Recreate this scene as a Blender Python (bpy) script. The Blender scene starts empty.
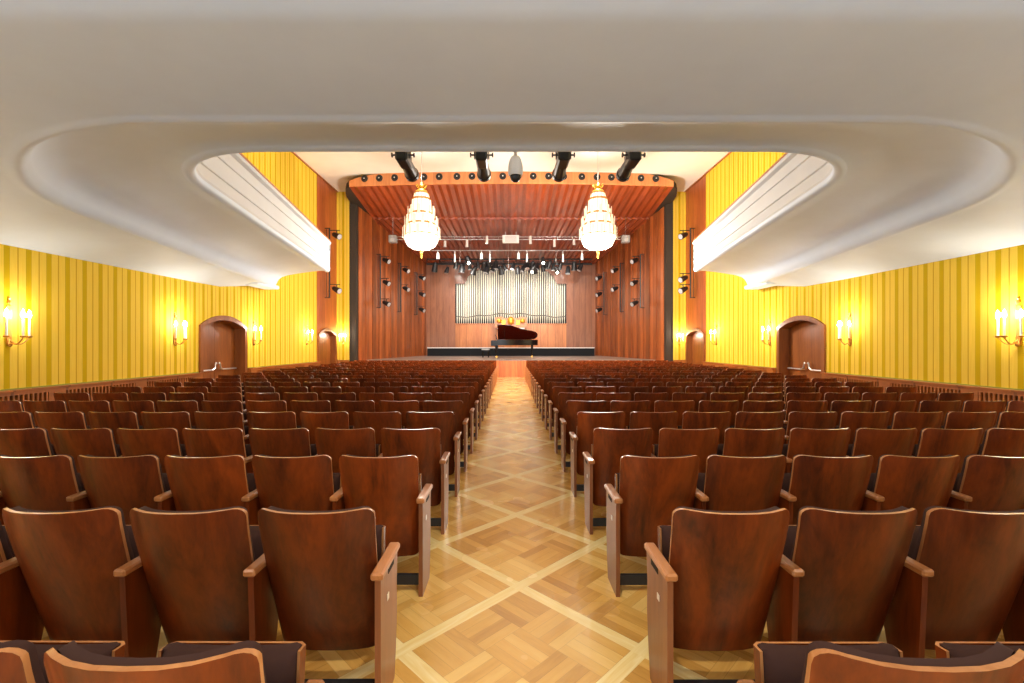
import bpy, math, random
from mathutils import Vector, Matrix
random.seed(7)
PI = math.pi
S = bpy.context.scene
COL = S.collection

# ------------------------------------------------------------------ camera, world, exposure
EYE = 1.62
F = 455.0                       # focal length in pixels of a 1024 px wide frame
cam_d = bpy.data.cameras.new('camera'); cam = bpy.data.objects.new('camera', cam_d); COL.objects.link(cam)
cam_d.sensor_width = 36.0; cam_d.lens = F * 36.0 / 1024.0
cam_d.shift_x = 0.002; cam_d.shift_y = 0.00244; cam_d.clip_start = 0.05; cam_d.clip_end = 200
cam.location = (-0.06, 0, EYE); cam.rotation_euler = (PI / 2, 0, 0)
S.camera = cam
W = bpy.data.worlds.new('world'); S.world = W; W.use_nodes = True
W.node_tree.nodes['Background'].inputs[0].default_value = (0.80, 0.92, 1.05, 1)
W.node_tree.nodes['Background'].inputs[1].default_value = 3.2
S.view_settings.view_transform = 'Standard'; S.view_settings.look = 'None'
S.view_settings.exposure = 0.0; S.view_settings.gamma = 1.0; S.view_settings.use_curve_mapping = False

def at(px, py, Y):
    return (-0.06 + (px - 510) * Y / F, Y, EYE + (344 - py) * Y / F)

def spot(name, loc, target, energy, angle, color=(1, .93, .84), radius=.15, blend=.6, parent=None):
    d = bpy.data.lights.new(name, 'SPOT'); d.energy = energy; d.spot_size = math.radians(angle)
    d.spot_blend = blend; d.color = color; d.shadow_soft_size = radius
    o = bpy.data.objects.new(name, d); COL.objects.link(o); o.location = loc
    o.rotation_euler = (Vector(target) - Vector(loc)).to_track_quat('-Z', 'Y').to_euler()
    if parent:
        o.parent = parent; o.matrix_parent_inverse = Matrix.Translation(-Vector(parent.location))
    return o

# ------------------------------------------------------------------ materials
def new_mat(name, rough=.5, metal=0.0, base=(.5, .5, .5), coat=0.0, spec=.5):
    m = bpy.data.materials.new(name); m.use_nodes = True
    b = m.node_tree.nodes['Principled BSDF']
    b.inputs['Base Color'].default_value = (*base, 1)
    b.inputs['Roughness'].default_value = rough; b.inputs['Metallic'].default_value = metal
    b.inputs['Coat Weight'].default_value = coat; b.inputs['Coat Roughness'].default_value = .15
    b.inputs['Specular IOR Level'].default_value = spec
    return m

def lin(r, g, b):
    f = lambda c: (c / 255 / 12.92) if c / 255 <= .04045 else ((c / 255 + .055) / 1.055) ** 2.4
    return (f(r), f(g), f(b))

class NT:
    def __init__(s, m):
        s.m = m; s.t = m.node_tree; s.b = s.t.nodes['Principled BSDF']
    def n(s, kind, **kw):
        x = s.t.nodes.new(kind)
        for k, v in kw.items(): setattr(x, k, v)
        return x
    def link(s, a, b): s.t.links.new(a, b)
    def put(s, sock, v):
        if hasattr(v, 'is_output'): s.link(v, sock)
        elif isinstance(v, tuple) and len(v) == 3 and len(sock.default_value) == 4: sock.default_value = (*v, 1)
        else: sock.default_value = v
    def math(s, op, a, b=None, c=None):
        x = s.n('ShaderNodeMath', operation=op); s.put(x.inputs[0], a)
        if b is not None: s.put(x.inputs[1], b)
        if c is not None: s.put(x.inputs[2], c)
        return x.outputs[0]
    def mix(s, f, a, b, blend='MIX'):
        x = s.n('ShaderNodeMix', data_type='RGBA', blend_type=blend)
        s.put(x.inputs[0], f); s.put(x.inputs[6], a); s.put(x.inputs[7], b)
        return x.outputs[2]
    def pos(s):
        g = s.n('ShaderNodeNewGeometry'); q = s.n('ShaderNodeSeparateXYZ'); s.link(g.outputs['Position'], q.inputs[0])
        return g.outputs['Position'], q.outputs
    def comb(s, x, y, z):
        c = s.n('ShaderNodeCombineXYZ'); s.put(c.inputs[0], x); s.put(c.inputs[1], y); s.put(c.inputs[2], z)
        return c.outputs[0]
    def noise(s, vec, scale, detail=3, rough=.5, dist=0.0):
        x = s.n('ShaderNodeTexNoise'); s.put(x.inputs['Vector'], vec); x.inputs['Scale'].default_value = scale
        x.inputs['Detail'].default_value = detail; x.inputs['Roughness'].default_value = rough
        x.inputs['Distortion'].default_value = dist
        return x.outputs[0]
    def white(s, v):
        x = s.n('ShaderNodeTexWhiteNoise', noise_dimensions='3D'); s.put(x.inputs[0], v); return x.outputs[0]
    def ramp(s, f, stops):
        x = s.n('ShaderNodeValToRGB'); s.link(f, x.inputs[0]); e = x.color_ramp.elements
        while len(e) < len(stops): e.new(.5)
        for el, (p, c) in zip(e, stops): el.position = p; el.color = (*c, 1)
        return x.outputs[0]
    def bump(s, h, strength=.2, dist=.01):
        x = s.n('ShaderNodeBump'); x.inputs['Strength'].default_value = strength; x.inputs['Distance'].default_value = dist
        s.link(h, x.inputs['Height']); s.link(x.outputs[0], s.b.inputs['Normal'])

def wood(name, dark, light, rough=.35, plank=0.0, plank_axis=0, grain_axis=2, world=False, freq=7.0, coat=.15, var=.35, seam=.5, spec=.5):
    """grain runs along grain_axis; optional planks of a given width across plank_axis"""
    m = new_mat(name, rough, coat=coat, spec=spec); t = NT(m)
    if world:
        p, q = t.pos()
    else:
        tc = t.n('ShaderNodeTexCoord'); oi = t.n('ShaderNodeObjectInfo')
        va = t.n('ShaderNodeVectorMath', operation='MULTIPLY_ADD')
        t.link(tc.outputs['Object'], va.inputs[0]); va.inputs[1].default_value = (1, 1, 1)
        cx = t.comb(t.math('MULTIPLY', oi.outputs['Random'], 37.0), t.math('MULTIPLY', oi.outputs['Random'], 91.0), t.math('MULTIPLY', oi.outputs['Random'], 53.0))
        t.link(cx, va.inputs[2])
        s = t.n('ShaderNodeSeparateXYZ'); t.link(va.outputs[0], s.inputs[0]); q = s.outputs
    sc = [1.0, 1.0, 1.0]; sc[grain_axis] = .12
    c = [t.math('MULTIPLY', q[i], sc[i]) for i in range(3)]
    if plank:
        idx = t.math('FLOOR', t.math('DIVIDE', q[plank_axis], plank))
        rnd = t.white(t.comb(idx, 3.1, 0.0))
        c[grain_axis] = t.math('ADD', c[grain_axis], t.math('MULTIPLY', rnd, 17.0))
    v = t.comb(*c)
    n1 = t.noise(v, freq, 5, .6, 1.2); n2 = t.noise(v, freq * 9, 3, .6, .3)
    f = t.math('ADD', t.math('MULTIPLY', n1, .75), t.math('MULTIPLY', n2, .25))
    col = t.ramp(f, [(.3, dark), (.7, light)])
    if plank:
        bright = t.math('ADD', 1 - var / 2, t.math('MULTIPLY', rnd, var))
        col = t.mix(1.0, col, t.comb(bright, bright, bright), 'MULTIPLY')
        fr = t.math('FRACT', t.math('DIVIDE', q[plank_axis], plank))
        e = t.math('LESS_THAN', fr, .05)
        col = t.mix(t.math('MULTIPLY', e, seam), col, tuple(x * .35 for x in dark))
    elif not world:
        bright = t.math('ADD', .8, t.math('MULTIPLY', oi.outputs['Random'], .4))
        col = t.mix(1.0, col, t.comb(bright, bright, bright), 'MULTIPLY')
    t.link(col, t.b.inputs['Base Color'])
    t.bump(n2, .08, .004)
    return m

def parquet():
    m = new_mat('oak_parquet', .22, coat=.35); t = NT(m); p, q = t.pos()
    r = 1 / math.sqrt(2); a = .90; band = .082
    u = t.math('MULTIPLY', t.math('ADD', q[0], t.math('SUBTRACT', q[1], 3.04)), r)
    v = t.math('MULTIPLY', t.math('SUBTRACT', t.math('SUBTRACT', q[1], 3.04), q[0]), r)
    u = t.math('ADD', u, band / 2); v = t.math('ADD', v, band / 2)
    cu = t.math('FLOOR', t.math('DIVIDE', u, a)); cv = t.math('FLOOR', t.math('DIVIDE', v, a))
    lu = t.math('SUBTRACT', u, t.math('MULTIPLY', cu, a)); lv = t.math('SUBTRACT', v, t.math('MULTIPLY', cv, a))
    bu = t.math('LESS_THAN', lu, band); bv = t.math('LESS_THAN', lv, band)
    isband = t.math('MAXIMUM', bu, bv)
    w = (a - band) / 3
    iu = t.math('SUBTRACT', lu, band); iv = t.math('SUBTRACT', lv, band)
    tu = t.math('FLOOR', t.math('DIVIDE', iu, w)); tv = t.math('FLOOR', t.math('DIVIDE', iv, w))
    par = t.math('MODULO', t.math('ADD', t.math('ADD', tu, tv), 20.0), 2.0)
    mixf = lambda f, x, y: t.math('ADD', t.math('MULTIPLY', f, y), t.math('MULTIPLY', t.math('SUBTRACT', 1.0, f), x))
    across = mixf(par, iu, iv); along = mixf(par, iv, iu)
    pw = w / 4
    pk = t.math('FLOOR', t.math('DIVIDE', across, pw))
    seed = t.comb(t.math('ADD', t.math('MULTIPLY', cu, 7.3), tu), t.math('ADD', t.math('MULTIPLY', cv, 5.7), tv), pk)
    rnd = t.white(seed)
    bt = t.white(t.comb(t.math('ADD', t.math('MULTIPLY', cu, 3.3), tu), t.math('ADD', t.math('MULTIPLY', cv, 2.7), tv), 5.0))
    g = t.comb(t.math('MULTIPLY', across, 14.0), t.math('MULTIPLY', along, 1.6), t.math('MULTIPLY', rnd, 50.0))
    gr = t.noise(g, 3.0, 4, .6, .6)
    f = t.math('ADD', t.math('ADD', t.math('MULTIPLY', rnd, .34), t.math('MULTIPLY', bt, .34)), t.math('MULTIPLY', gr, .36))
    col = t.ramp(f, [(.1, lin(170, 114, 44)), (.5, lin(220, 166, 82)), (.95, lin(246, 204, 122))])
    gb = t.comb(t.math('MULTIPLY', lu, mixf(bv, 30.0, 2.5)), t.math('MULTIPLY', lv, mixf(bv, 2.5, 30.0)), cu)
    bandc = t.ramp(t.noise(gb, 1.2, 3, .6, .8), [(.3, lin(240, 204, 126)), (.7, lin(252, 228, 164))])
    col = t.mix(isband, col, bandc)
    # fine joints
    fa = t.math('FRACT', t.math('DIVIDE', across, pw)); fb = t.math('FRACT', t.math('DIVIDE', along, w))
    j = t.math('MAXIMUM', t.math('LESS_THAN', fa, .035), t.math('LESS_THAN', fb, .008))
    j = t.math('MULTIPLY', j, t.math('SUBTRACT', 1.0, isband))
    col = t.mix(t.math('MULTIPLY', j, .35), col, lin(110, 60, 25))
    t.link(col, t.b.inputs['Base Color'])
    rr = t.math('ADD', .2, t.math('MULTIPLY', t.noise(p, 2.0, 2), .12)); t.link(rr, t.b.inputs['Roughness'])
    return m

def wallpaper(axis):
    m = new_mat('striped_wallpaper_' + 'xy'[axis], .85, spec=.08); t = NT(m); p, q = t.pos()
    d = t.math('FRACT', t.math('DIVIDE', t.math('SUBTRACT', q[axis], 7.27 - .3333 * .135 - (0 if axis else .1)), .3333))
    g = t.math('LESS_THAN', d, .27)
    th = t.math('LESS_THAN', t.math('ABSOLUTE', t.math('SUBTRACT', d, .635)), .03)
    e1 = t.math('LESS_THAN', t.math('ABSOLUTE', t.math('SUBTRACT', d, .0)), .02)
    weave = t.noise(t.comb(t.math('MULTIPLY', q[0], 120.0), t.math('MULTIPLY', q[1], 120.0), t.math('MULTIPLY', q[2], 2.0)), 1.0, 2)
    base = t.ramp(weave, [(.3, lin(220, 182, 60)), (.7, lin(230, 194, 74))])
    col = t.mix(g, base, lin(194, 160, 18))
    col = t.mix(t.math('MULTIPLY', th, .75), col, lin(176, 132, 8))
    col = t.mix(t.math('MULTIPLY', e1, .5), col, lin(170, 140, 8))
    t.link(col, t.b.inputs['Base Color'])
    return m

def emit(name, color, strength):
    m = new_mat(name, .4, base=color); b = m.node_tree.nodes['Principled BSDF']
    b.inputs['Emission Color'].default_value = (*color, 1); b.inputs['Emission Strength'].default_value = strength
    return m

M = {}
M['floor'] = parquet()
M['paper'] = wallpaper(1); M['paper_front'] = wallpaper(0)
def plaster(name, c):
    m = new_mat(name, .55, base=c, spec=.3); t = NT(m); p, q = t.pos()
    n = t.noise(p, 1.6, 4, .6); col = t.ramp(n, [(.3, tuple(x * .95 for x in c)), (.7, c)])
    t.link(col, t.b.inputs['Base Color']); t.bump(t.noise(p, 30, 2), .03, .002); return m
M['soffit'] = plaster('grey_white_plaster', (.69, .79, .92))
M['white'] = plaster('white_paint', (.68, .71, .74))
M['ceil'] = plaster('cream_ceiling', (.88, .83, .76))
M['chair'] = wood('walnut_plywood', lin(56, 17, 2), lin(132, 54, 9), .38, freq=5.0, coat=.1, spec=.35)
M['chair_edge'] = wood('plywood_edge', lin(150, 90, 44), lin(190, 128, 74), .3, freq=12)
M['arm'] = wood('beech_arm', lin(140, 80, 38), lin(178, 114, 62), .3, grain_axis=1, freq=10)
M['panel'] = wood('end_panel_wood', lin(116, 62, 28), lin(152, 90, 48), .35, freq=7)
M['cushion'] = new_mat('brown_velour', .9, base=lin(58, 34, 26), spec=.2)
M['black'] = new_mat('black_metal', .4, base=(.012, .012, .013))
M['matt_black'] = new_mat('matt_black', .8, base=(.01, .011, .013), spec=.2)
M['slate'] = new_mat('dark_brown_felt', .8, base=lin(64, 55, 46), spec=.2)
M['plate'] = new_mat('number_plate', .3, .6, (.8, .78, .74))
M['stage_wood'] = wood('stage_panel_wood', lin(118, 54, 18), lin(184, 102, 50), .38, plank=.37, plank_axis=1, world=True, freq=3.5, var=.7)
M['stage_wood_x'] = wood('rear_panel_wood', lin(120, 66, 36), lin(160, 98, 62), .4, plank=.42, plank_axis=0, world=True, freq=3.5, var=.25)
M['low_panel'] = wood('organ_case_wood', lin(170, 92, 38), lin(210, 132, 66), .38, plank=.5, plank_axis=0, world=True, freq=3.5, var=.3)
M['canopy'] = wood('canopy_wood', lin(112, 42, 14), lin(176, 80, 34), .32, plank=.3, plank_axis=0, grain_axis=1, world=True, freq=3, var=.3, seam=.2)
M['fascia'] = wood('fascia_wood', lin(190, 110, 58), lin(222, 146, 90), .4, plank=.36, plank_axis=0, world=True, freq=3, var=.3, seam=.15)
M['wain'] = wood('wainscot_wood', lin(132, 70, 24), lin(182, 108, 48), .4, plank=.9, plank_axis=1, grain_axis=1, world=True, freq=5, var=.15)
M['door'] = wood('door_wood', lin(104, 52, 12), lin(150, 86, 32), .42, world=True, freq=4, coat=.1)
M['pilaster'] = wood('pilaster_wood', lin(140, 66, 28), lin(188, 98, 50), .4, plank=.52, plank_axis=1, world=True, freq=4, var=.2)
M['stage_front'] = wood('stage_front_wood', lin(180, 88, 38), lin(222, 132, 70), .4, plank=.3, plank_axis=0, world=True, freq=4, var=.3)
M['stage_floor'] = wood('stage_floor', lin(132, 120, 112), lin(160, 148, 138), .3, plank=.12, plank_axis=0, grain_axis=1, world=True, freq=4, var=.15)
M['green'] = new_mat('green_trim', .5, base=lin(130, 136, 30))
M['gold'] = new_mat('brass', .28, .9, lin(214, 160, 82))
M['bright_gold'] = new_mat('gilding', .35, .7, lin(240, 186, 70))
M['steel'] = new_mat('brushed_steel', .3, .9, (.62, .61, .6))
M['pipe'] = new_mat('tin_pipe', .38, .25, lin(232, 228, 212))
M['slot'] = new_mat('dark_slot', .8, base=(.01, .006, .004))
M['piano'] = new_mat('piano_lacquer', .25, base=(.006, .005, .005), coat=.1, spec=.25)
M['piano_lid'] = new_mat('lid_underside_reflection', .12, base=lin(60, 14, 8), coat=1)  # red base colour paints in the canopy's reflection on the black lid
M['piano_in'] = new_mat('piano_soundboard', .3, base=lin(140, 50, 20), coat=.4)
M['ivory'] = new_mat('ivory_white', .4, base=(.85, .83, .78))
M['grey'] = new_mat('grey_housing', .45, base=(.30, .29, .28))
M['pale'] = new_mat('pale_housing', .4, base=(.8, .79, .76))
M['candle'] = new_mat('candle_tube', .4, base=(.85, .78, .66))
M['flame'] = emit('candle_bulb', (1, .9, .75), 80)
M['lampglass'] = emit('opal_lamp_glass', (1, .94, .82), .85)
M['bowlglass'] = emit('opal_bowl_glass', (1, .95, .86), 1.3)
M['crystal'] = emit('crystal_plate', (1, .88, .70), .45)
M['lens'] = new_mat('lens_glass', .1, .2, (.55, .55, .56))
M['litlens'] = emit('lit_lens', (1, .88, .7), 25)

# ------------------------------------------------------------------ mesh builder
class MB:
    def __init__(s): s.v = []; s.f = []; s.mi = []
    def add(s, vs, fs, mi=0):
        b = len(s.v); s.v += [tuple(x) for x in vs]
        for f in fs: s.f.append(tuple(i + b for i in f)); s.mi.append(mi)
        return s
    def box(s, x0, y0, z0, x1, y1, z1, mi=0):
        vs = [(x, y, z) for x in (x0, x1) for y in (y0, y1) for z in (z0, z1)]
        return s.add(vs, [(0, 1, 3, 2), (4, 6, 7, 5), (0, 4, 5, 1), (2, 3, 7, 6), (0, 2, 6, 4), (1, 5, 7, 3)], mi)
    def bbox(s, x0, y0, z0, x1, y1, z1, r=.01, mi=0):
        """box with chamfered long edges"""
        c = ((x0 + x1) / 2, (y0 + y1) / 2, (z0 + z1) / 2); h = ((x1 - x0) / 2, (y1 - y0) / 2, (z1 - z0) / 2)
        r = min(r, min(h) * .9); vs = []; idx = {}
        for sx in (-1, 1):
            for sy in (-1, 1):
                for sz in (-1, 1):
                    for ax in range(3):
                        p = [c[i] + (sx, sy, sz)[i] * (h[i] - (0 if i == ax else r)) for i in range(3)]
                        idx[(sx, sy, sz, ax)] = len(vs); vs.append(p)
        fs = []
        for ax in range(3):
            o = [i for i in range(3) if i != ax]
            for sg in (-1, 1):
                q = []
                for a, b in ((-1, -1), (1, -1), (1, 1), (-1, 1)):
                    k = [0, 0, 0]; k[ax] = sg; k[o[0]] = a; k[o[1]] = b; q.append(idx[(*k, ax)])
                fs.append(q)
            for a in (-1, 1):
                for b in (-1, 1):
                    ks = []
                    for sg in (-1, 1):
                        k = [0, 0, 0]; k[ax] = sg; k[o[0]] = a; k[o[1]] = b; ks.append(tuple(k))
                    fs.append([idx[(*ks[0], o[0])], idx[(*ks[0], o[1])], idx[(*ks[1], o[1])], idx[(*ks[1], o[0])]])
        for sx in (-1, 1):
            for sy in (-1, 1):
                for sz in (-1, 1): fs.append([idx[(sx, sy, sz, a)] for a in range(3)])
        return s.add(vs, fs, mi)
    def cyl(s, a, b, r, r2=None, n=12, mi=0, cap=True):
        a = Vector(a); b = Vector(b); d = (b - a).normalized(); r2 = r if r2 is None else r2
        u = d.orthogonal().normalized(); w = d.cross(u); vs = []
        for i in range(n):
            t = 2 * PI * i / n; k = u * math.cos(t) + w * math.sin(t); vs.append(a + k * r); vs.append(b + k * r2)
        fs = [(2 * i, 2 * ((i + 1) % n), 2 * ((i + 1) % n) + 1, 2 * i + 1) for i in range(n)]
        if cap: fs += [tuple(2 * i for i in range(n))[::-1], tuple(2 * i + 1 for i in range(n))]
        return s.add(vs, fs, mi)
    def tube(s, pts, r, n=8, mi=0):
        for a, b in zip(pts[:-1], pts[1:]): s.cyl(a, b, r, n=n, mi=mi)
        return s
    def lathe(s, prof, c=(0, 0, 0), n=24, mi=0):
        vs = []; m = len(prof)
        for i in range(n):
            t = 2 * PI * i / n
            for r, z in prof: vs.append((c[0] + r * math.cos(t), c[1] + r * math.sin(t), c[2] + z))
        fs = [(i * m + j, ((i + 1) % n) * m + j, ((i + 1) % n) * m + j + 1, i * m + j + 1) for i in range(n) for j in range(m - 1)]
        return s.add(vs, fs, mi)
    def prism(s, poly, lo, hi, axis=0, mi=0, mi_side=None):
        """poly in the two other axes (in order), extruded lo..hi along axis"""
        n = len(poly)
        def mk(p, d):
            q = list(p); q.insert(axis, d); return tuple(q)
        vs = [mk(p, lo) for p in poly] + [mk(p, hi) for p in poly]
        s.add(vs, [tuple(range(n))[::-1], tuple(range(n, 2 * n))], mi)
        b = len(s.v) - 2 * n
        for i in range(n):
            j = (i + 1) % n; s.f.append((b + i, b + j, b + n + j, b + n + i)); s.mi.append(mi if mi_side is None else mi_side)
        return s
    def grid(s, rows, mi=0, closed=False):
        n = len(rows[0]); vs = [p for r in rows for p in r]; fs = []
        for i in range(len(rows) - 1):
            for j in range(n - 1 + (1 if closed else 0)):
                k = (j + 1) % n; fs.append((i * n + j, i * n + k, (i + 1) * n + k, (i + 1) * n + j))
        return s.add(vs, fs, mi)
    def build(s, name, mats, parent=None, smooth=False, loc=None):
        me = bpy.data.meshes.new(name); me.from_pydata(s.v, [], s.f)
        mats = mats if isinstance(mats, (list, tuple)) else [mats]
        for m in mats: me.materials.append(m)
        for p, k in zip(me.polygons, s.mi): p.material_index = k
        import bmesh
        bm = bmesh.new(); bm.from_mesh(me); bmesh.ops.recalc_face_normals(bm, faces=bm.faces); bm.to_mesh(me); bm.free()
        if smooth:
            for p in me.polygons: p.use_smooth = True
            try: me.set_sharp_from_angle(angle=math.radians(40))
            except Exception: pass
        o = bpy.data.objects.new(name, me); COL.objects.link(o)
        if parent: o.parent = parent
        if loc: o.location = loc
        return o

def tag(o, label, cat, group=None, kind=None):
    o['label'] = label; o['category'] = cat
    if group: o['group'] = group
    if kind: o['kind'] = kind
    return o
def thing(name, loc, label, cat, group=None, rz=0.0):
    o = bpy.data.objects.new(name, None); COL.objects.link(o); o.location = loc; o.rotation_euler = (0, 0, rz)
    o.empty_display_size = .1
    return tag(o, label, cat, group)
def struct(o, label=None):
    o['kind'] = 'structure'
    if label: o['label'] = label
    return o
def copy_tree(o, parent=None):
    c = o.copy(); COL.objects.link(c)
    if parent: c.parent = parent
    for ch in o.children: copy_tree(ch, c)
    return c
ORD = ['first', 'second', 'third', 'fourth', 'fifth', 'sixth', 'seventh', 'eighth', 'ninth', 'tenth', 'eleventh', 'twelfth', 'thirteenth',
       'fourteenth', 'fifteenth', 'sixteenth', 'seventeenth', 'eighteenth', 'nineteenth', 'twentieth', 'twenty-first']

# ------------------------------------------------------------------ room shell
WX = 8.1; CEIL = EYE + 7.1; BACK = -3.0; PY = 21.2     # half width, ceiling, rear, proscenium
STG = EYE - .774; SF = 22.3; SB = 30.8
SOFF = EYE + 1.58

b = MB(); b.box(-WX - .6, BACK, -.1, WX + .6, SF + .2, 0); struct(b.build('floor', M['floor']), 'diagonal oak parquet floor running down the aisle to the stage')
b = MB(); b.box(-WX - .4, BACK, CEIL, WX + .4, 31.2, CEIL + .15); struct(b.build('ceiling', M['ceil']), 'flat cream ceiling high above the stage front')

DOORS = {'big': (11.85, 13.75, 2.08, 2.30), 'small': (19.12, 20.93, 2.0, 2.2)}
def arch(y0, y1, zs, zt, n=12):
    """arc points from (y0,zs) over (mid,zt) to (y1,zs)"""
    c = (y0 + y1) / 2; h = (y1 - y0) / 2; k = zt - zs; R = (h * h + k * k) / (2 * k); cz = zt - R; a = math.asin(h / R)
    return [(c + R * math.sin(-a + 2 * a * i / n), cz + R * math.cos(-a + 2 * a * i / n)) for i in range(n + 1)]

def side_wall(sg, name):
    x0, x1 = sg * WX, sg * (WX + .35)
    b = MB()
    def col(ya, yb, za, zb, mi): b.box(min(x0, x1), ya, za, max(x0, x1), yb, zb, mi)
    y = BACK
    holes = [DOORS['big'], DOORS['small']]
    mats_at = lambda ya: 1 if ya >= 18.9 else 0
    segs = [(BACK, 11.85, 0), (13.75, 18.95, 0), (18.95, 19.12, 1), (20.93, 21.1, 1)]
    for ya, yb, mi in segs: col(ya, yb, 0, CEIL, mi)
    col(21.1, 21.6, 0, CEIL, 0)
    for (ya, yb, zs, zt), mi in ((holes[0], 0), (holes[1], 1)):
        pts = arch(ya, yb, zs, zt)
        for (p, q) in zip(pts[:-1], pts[1:]):
            b.prism([(p[0], p[1]), (q[0], q[1]), (q[0], CEIL), (p[0], CEIL)], min(x0, x1), max(x0, x1), 0, mi)
    return struct(b.build(name, [M['paper'], M['pilaster']]), 'yellow wallpapered %s with green and gold stripes' % name.replace('wall_', 'wall on the '))
side_wall(-1, 'wall_left'); side_wall(1, 'wall_right')

# wood dado with heating grilles on both sides
for sg, side in ((-1, 'left'), (1, 'right')):
    b = MB()
    spans = [(BACK, 11.7), (13.9, 18.95), (21.1, PY)]
    for ya, yb in spans:
        xa, xb = sg * (WX - .14), sg * WX
        lo, hi = min(xa, xb), max(xa, xb)
        b.box(lo, ya, 0, hi, yb, .60, 0)
        b.box(lo, ya, .80, hi, yb, .86, 0)
        b.box(min(sg * (WX - .18), xb), ya, .86, max(sg * (WX - .18), xb), yb, .885, 0)
        b.box(min(sg * (WX - .03), xb), ya, .885, max(sg * (WX - .03), xb), yb, .90, 1)
        b.box(min(sg * (WX - .03), xb), ya, .60, max(sg * (WX - .03), xb), yb, .80, 2)
        yy = ya
        while yy < yb:
            b.box(lo, yy, .60, hi, min(yy + .3, yb), .80, 0)
            k = yy + .33
            while k < min(yy + 1.8, yb) - .03:
                b.box(min(xa, sg * (WX - .10)), k, .60, max(xa, sg * (WX - .10)), k + .03, .80, 0); k += .075
            yy += 1.8
    struct(b.build('baseboard_' + side, [M['wain'], M['green'], M['slot']]), 'wooden dado with slotted heating grilles along the %s wall' % side)
    # ceiling trim line
    b = MB(); b.box(min(sg * WX, sg * (WX - .05)), BACK, CEIL - .05, max(sg * WX, sg * (WX - .05)), PY, CEIL); struct(b.build('trim_%d' % (1 if sg < 0 else 2), M['wain']))

# doors
dn = 0
for key in ('big', 'small'):
    for sg in (-1, 1):
        dn += 1
        ya, yb, zs, zt = DOORS[key]; rec = .27 if key == 'big' else .2
        root = bpy.data.objects.new('door_%d' % dn, None); COL.objects.link(root); root.location = (sg * WX, (ya + yb) / 2, 0); cy = (ya + yb) / 2
        struct(root, '%s arched wooden %s in the %s wall' % ('wide' if key == 'big' else 'narrow', 'double door' if key == 'big' else 'door', 'left' if sg < 0 else 'right'))
        pts = arch(ya, yb, zs, zt)
        out = arch(ya - .1, yb + .1, zs + .03, zt + .12)
        fr = MB()     # frame: reveal lining + architrave
        xo, xi = -sg * .05, sg * rec     # local x (root at the wall plane); inward to hall is -sg
        pts = arch(ya + .015, yb - .015, zs - .01, zt - .015); ya_, yb_ = ya + .015, yb - .015
        inner = [(ya_, 0)] + pts + [(yb_, 0)]; outer = [(ya - .1, 0)] + out + [(yb + .1, 0)]
        for i in range(len(inner) - 1):
            a0, a1, o0, o1 = inner[i], inner[i + 1], outer[i], outer[i + 1]
            vs = [(xo, a0[0] - cy, a0[1]), (xo, a1[0] - cy, a1[1]), (xo, o1[0] - cy, o1[1]), (xo, o0[0] - cy, o0[1]),
                  (xi, a0[0] - cy, a0[1]), (xi, a1[0] - cy, a1[1]), (-sg * .002, o1[0] - cy, o1[1]), (-sg * .002, o0[0] - cy, o0[1])]
            fr.add(vs, [(0, 1, 2, 3), (0, 4, 5, 1), (3, 2, 6, 7)])
        fr.build('door_frame', M['door'], root)
        n = len(pts); mid = n // 2
        halves = [([(ya, 0)] + pts[:mid + 1] + [(cy - .004, 0)]), ([(cy + .004, 0)] + [(max(p[0], cy + .004), p[1]) for p in pts[mid:]] + [(yb, 0)])]
        if key == 'small': halves = [[(ya, 0)] + pts + [(yb, 0)]]
        for h in halves:
            lf = MB(); lf.prism([(p[0] - cy, p[1]) for p in h], min(sg * rec, sg * (rec + .05)), max(sg * rec, sg * (rec + .05)), 0)
            ys = [p[0] - cy for p in h]; y0, y1 = min(ys) + .1, max(ys) - .1
            if key == 'small': lf.box(min(sg * (rec - .012), sg * rec), y0 + .1, .25, max(sg * (rec - .012), sg * rec), y1 - .1, 1.9)
            leaf = lf.build('door_leaf', M['door'], root)
            if key == 'big':
                hb = MB(); xx = sg * (rec - .09)
                hz = .90; hc = 1 if max(ys) < .1 else -1     # swan-neck bars rise toward the meeting stiles
                ye, yc = (y0, y1) if hc > 0 else (y1, y0)
                p = [(xx, ye, hz), (xx, yc - hc * .12, hz), (xx, yc - hc * .02, hz + .05), (xx, yc, hz + .17), (xx, yc + hc * .03, hz + .2), (xx, yc + hc * .05, hz + .16)]
                hb.tube(p, .022, 8)
                for yy in (ye, yc - hc * .12): hb.cyl((xx, yy, hz), (sg * rec, yy, hz), .016)
                hb.build('push_bar', M['steel'], leaf, True)

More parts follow.
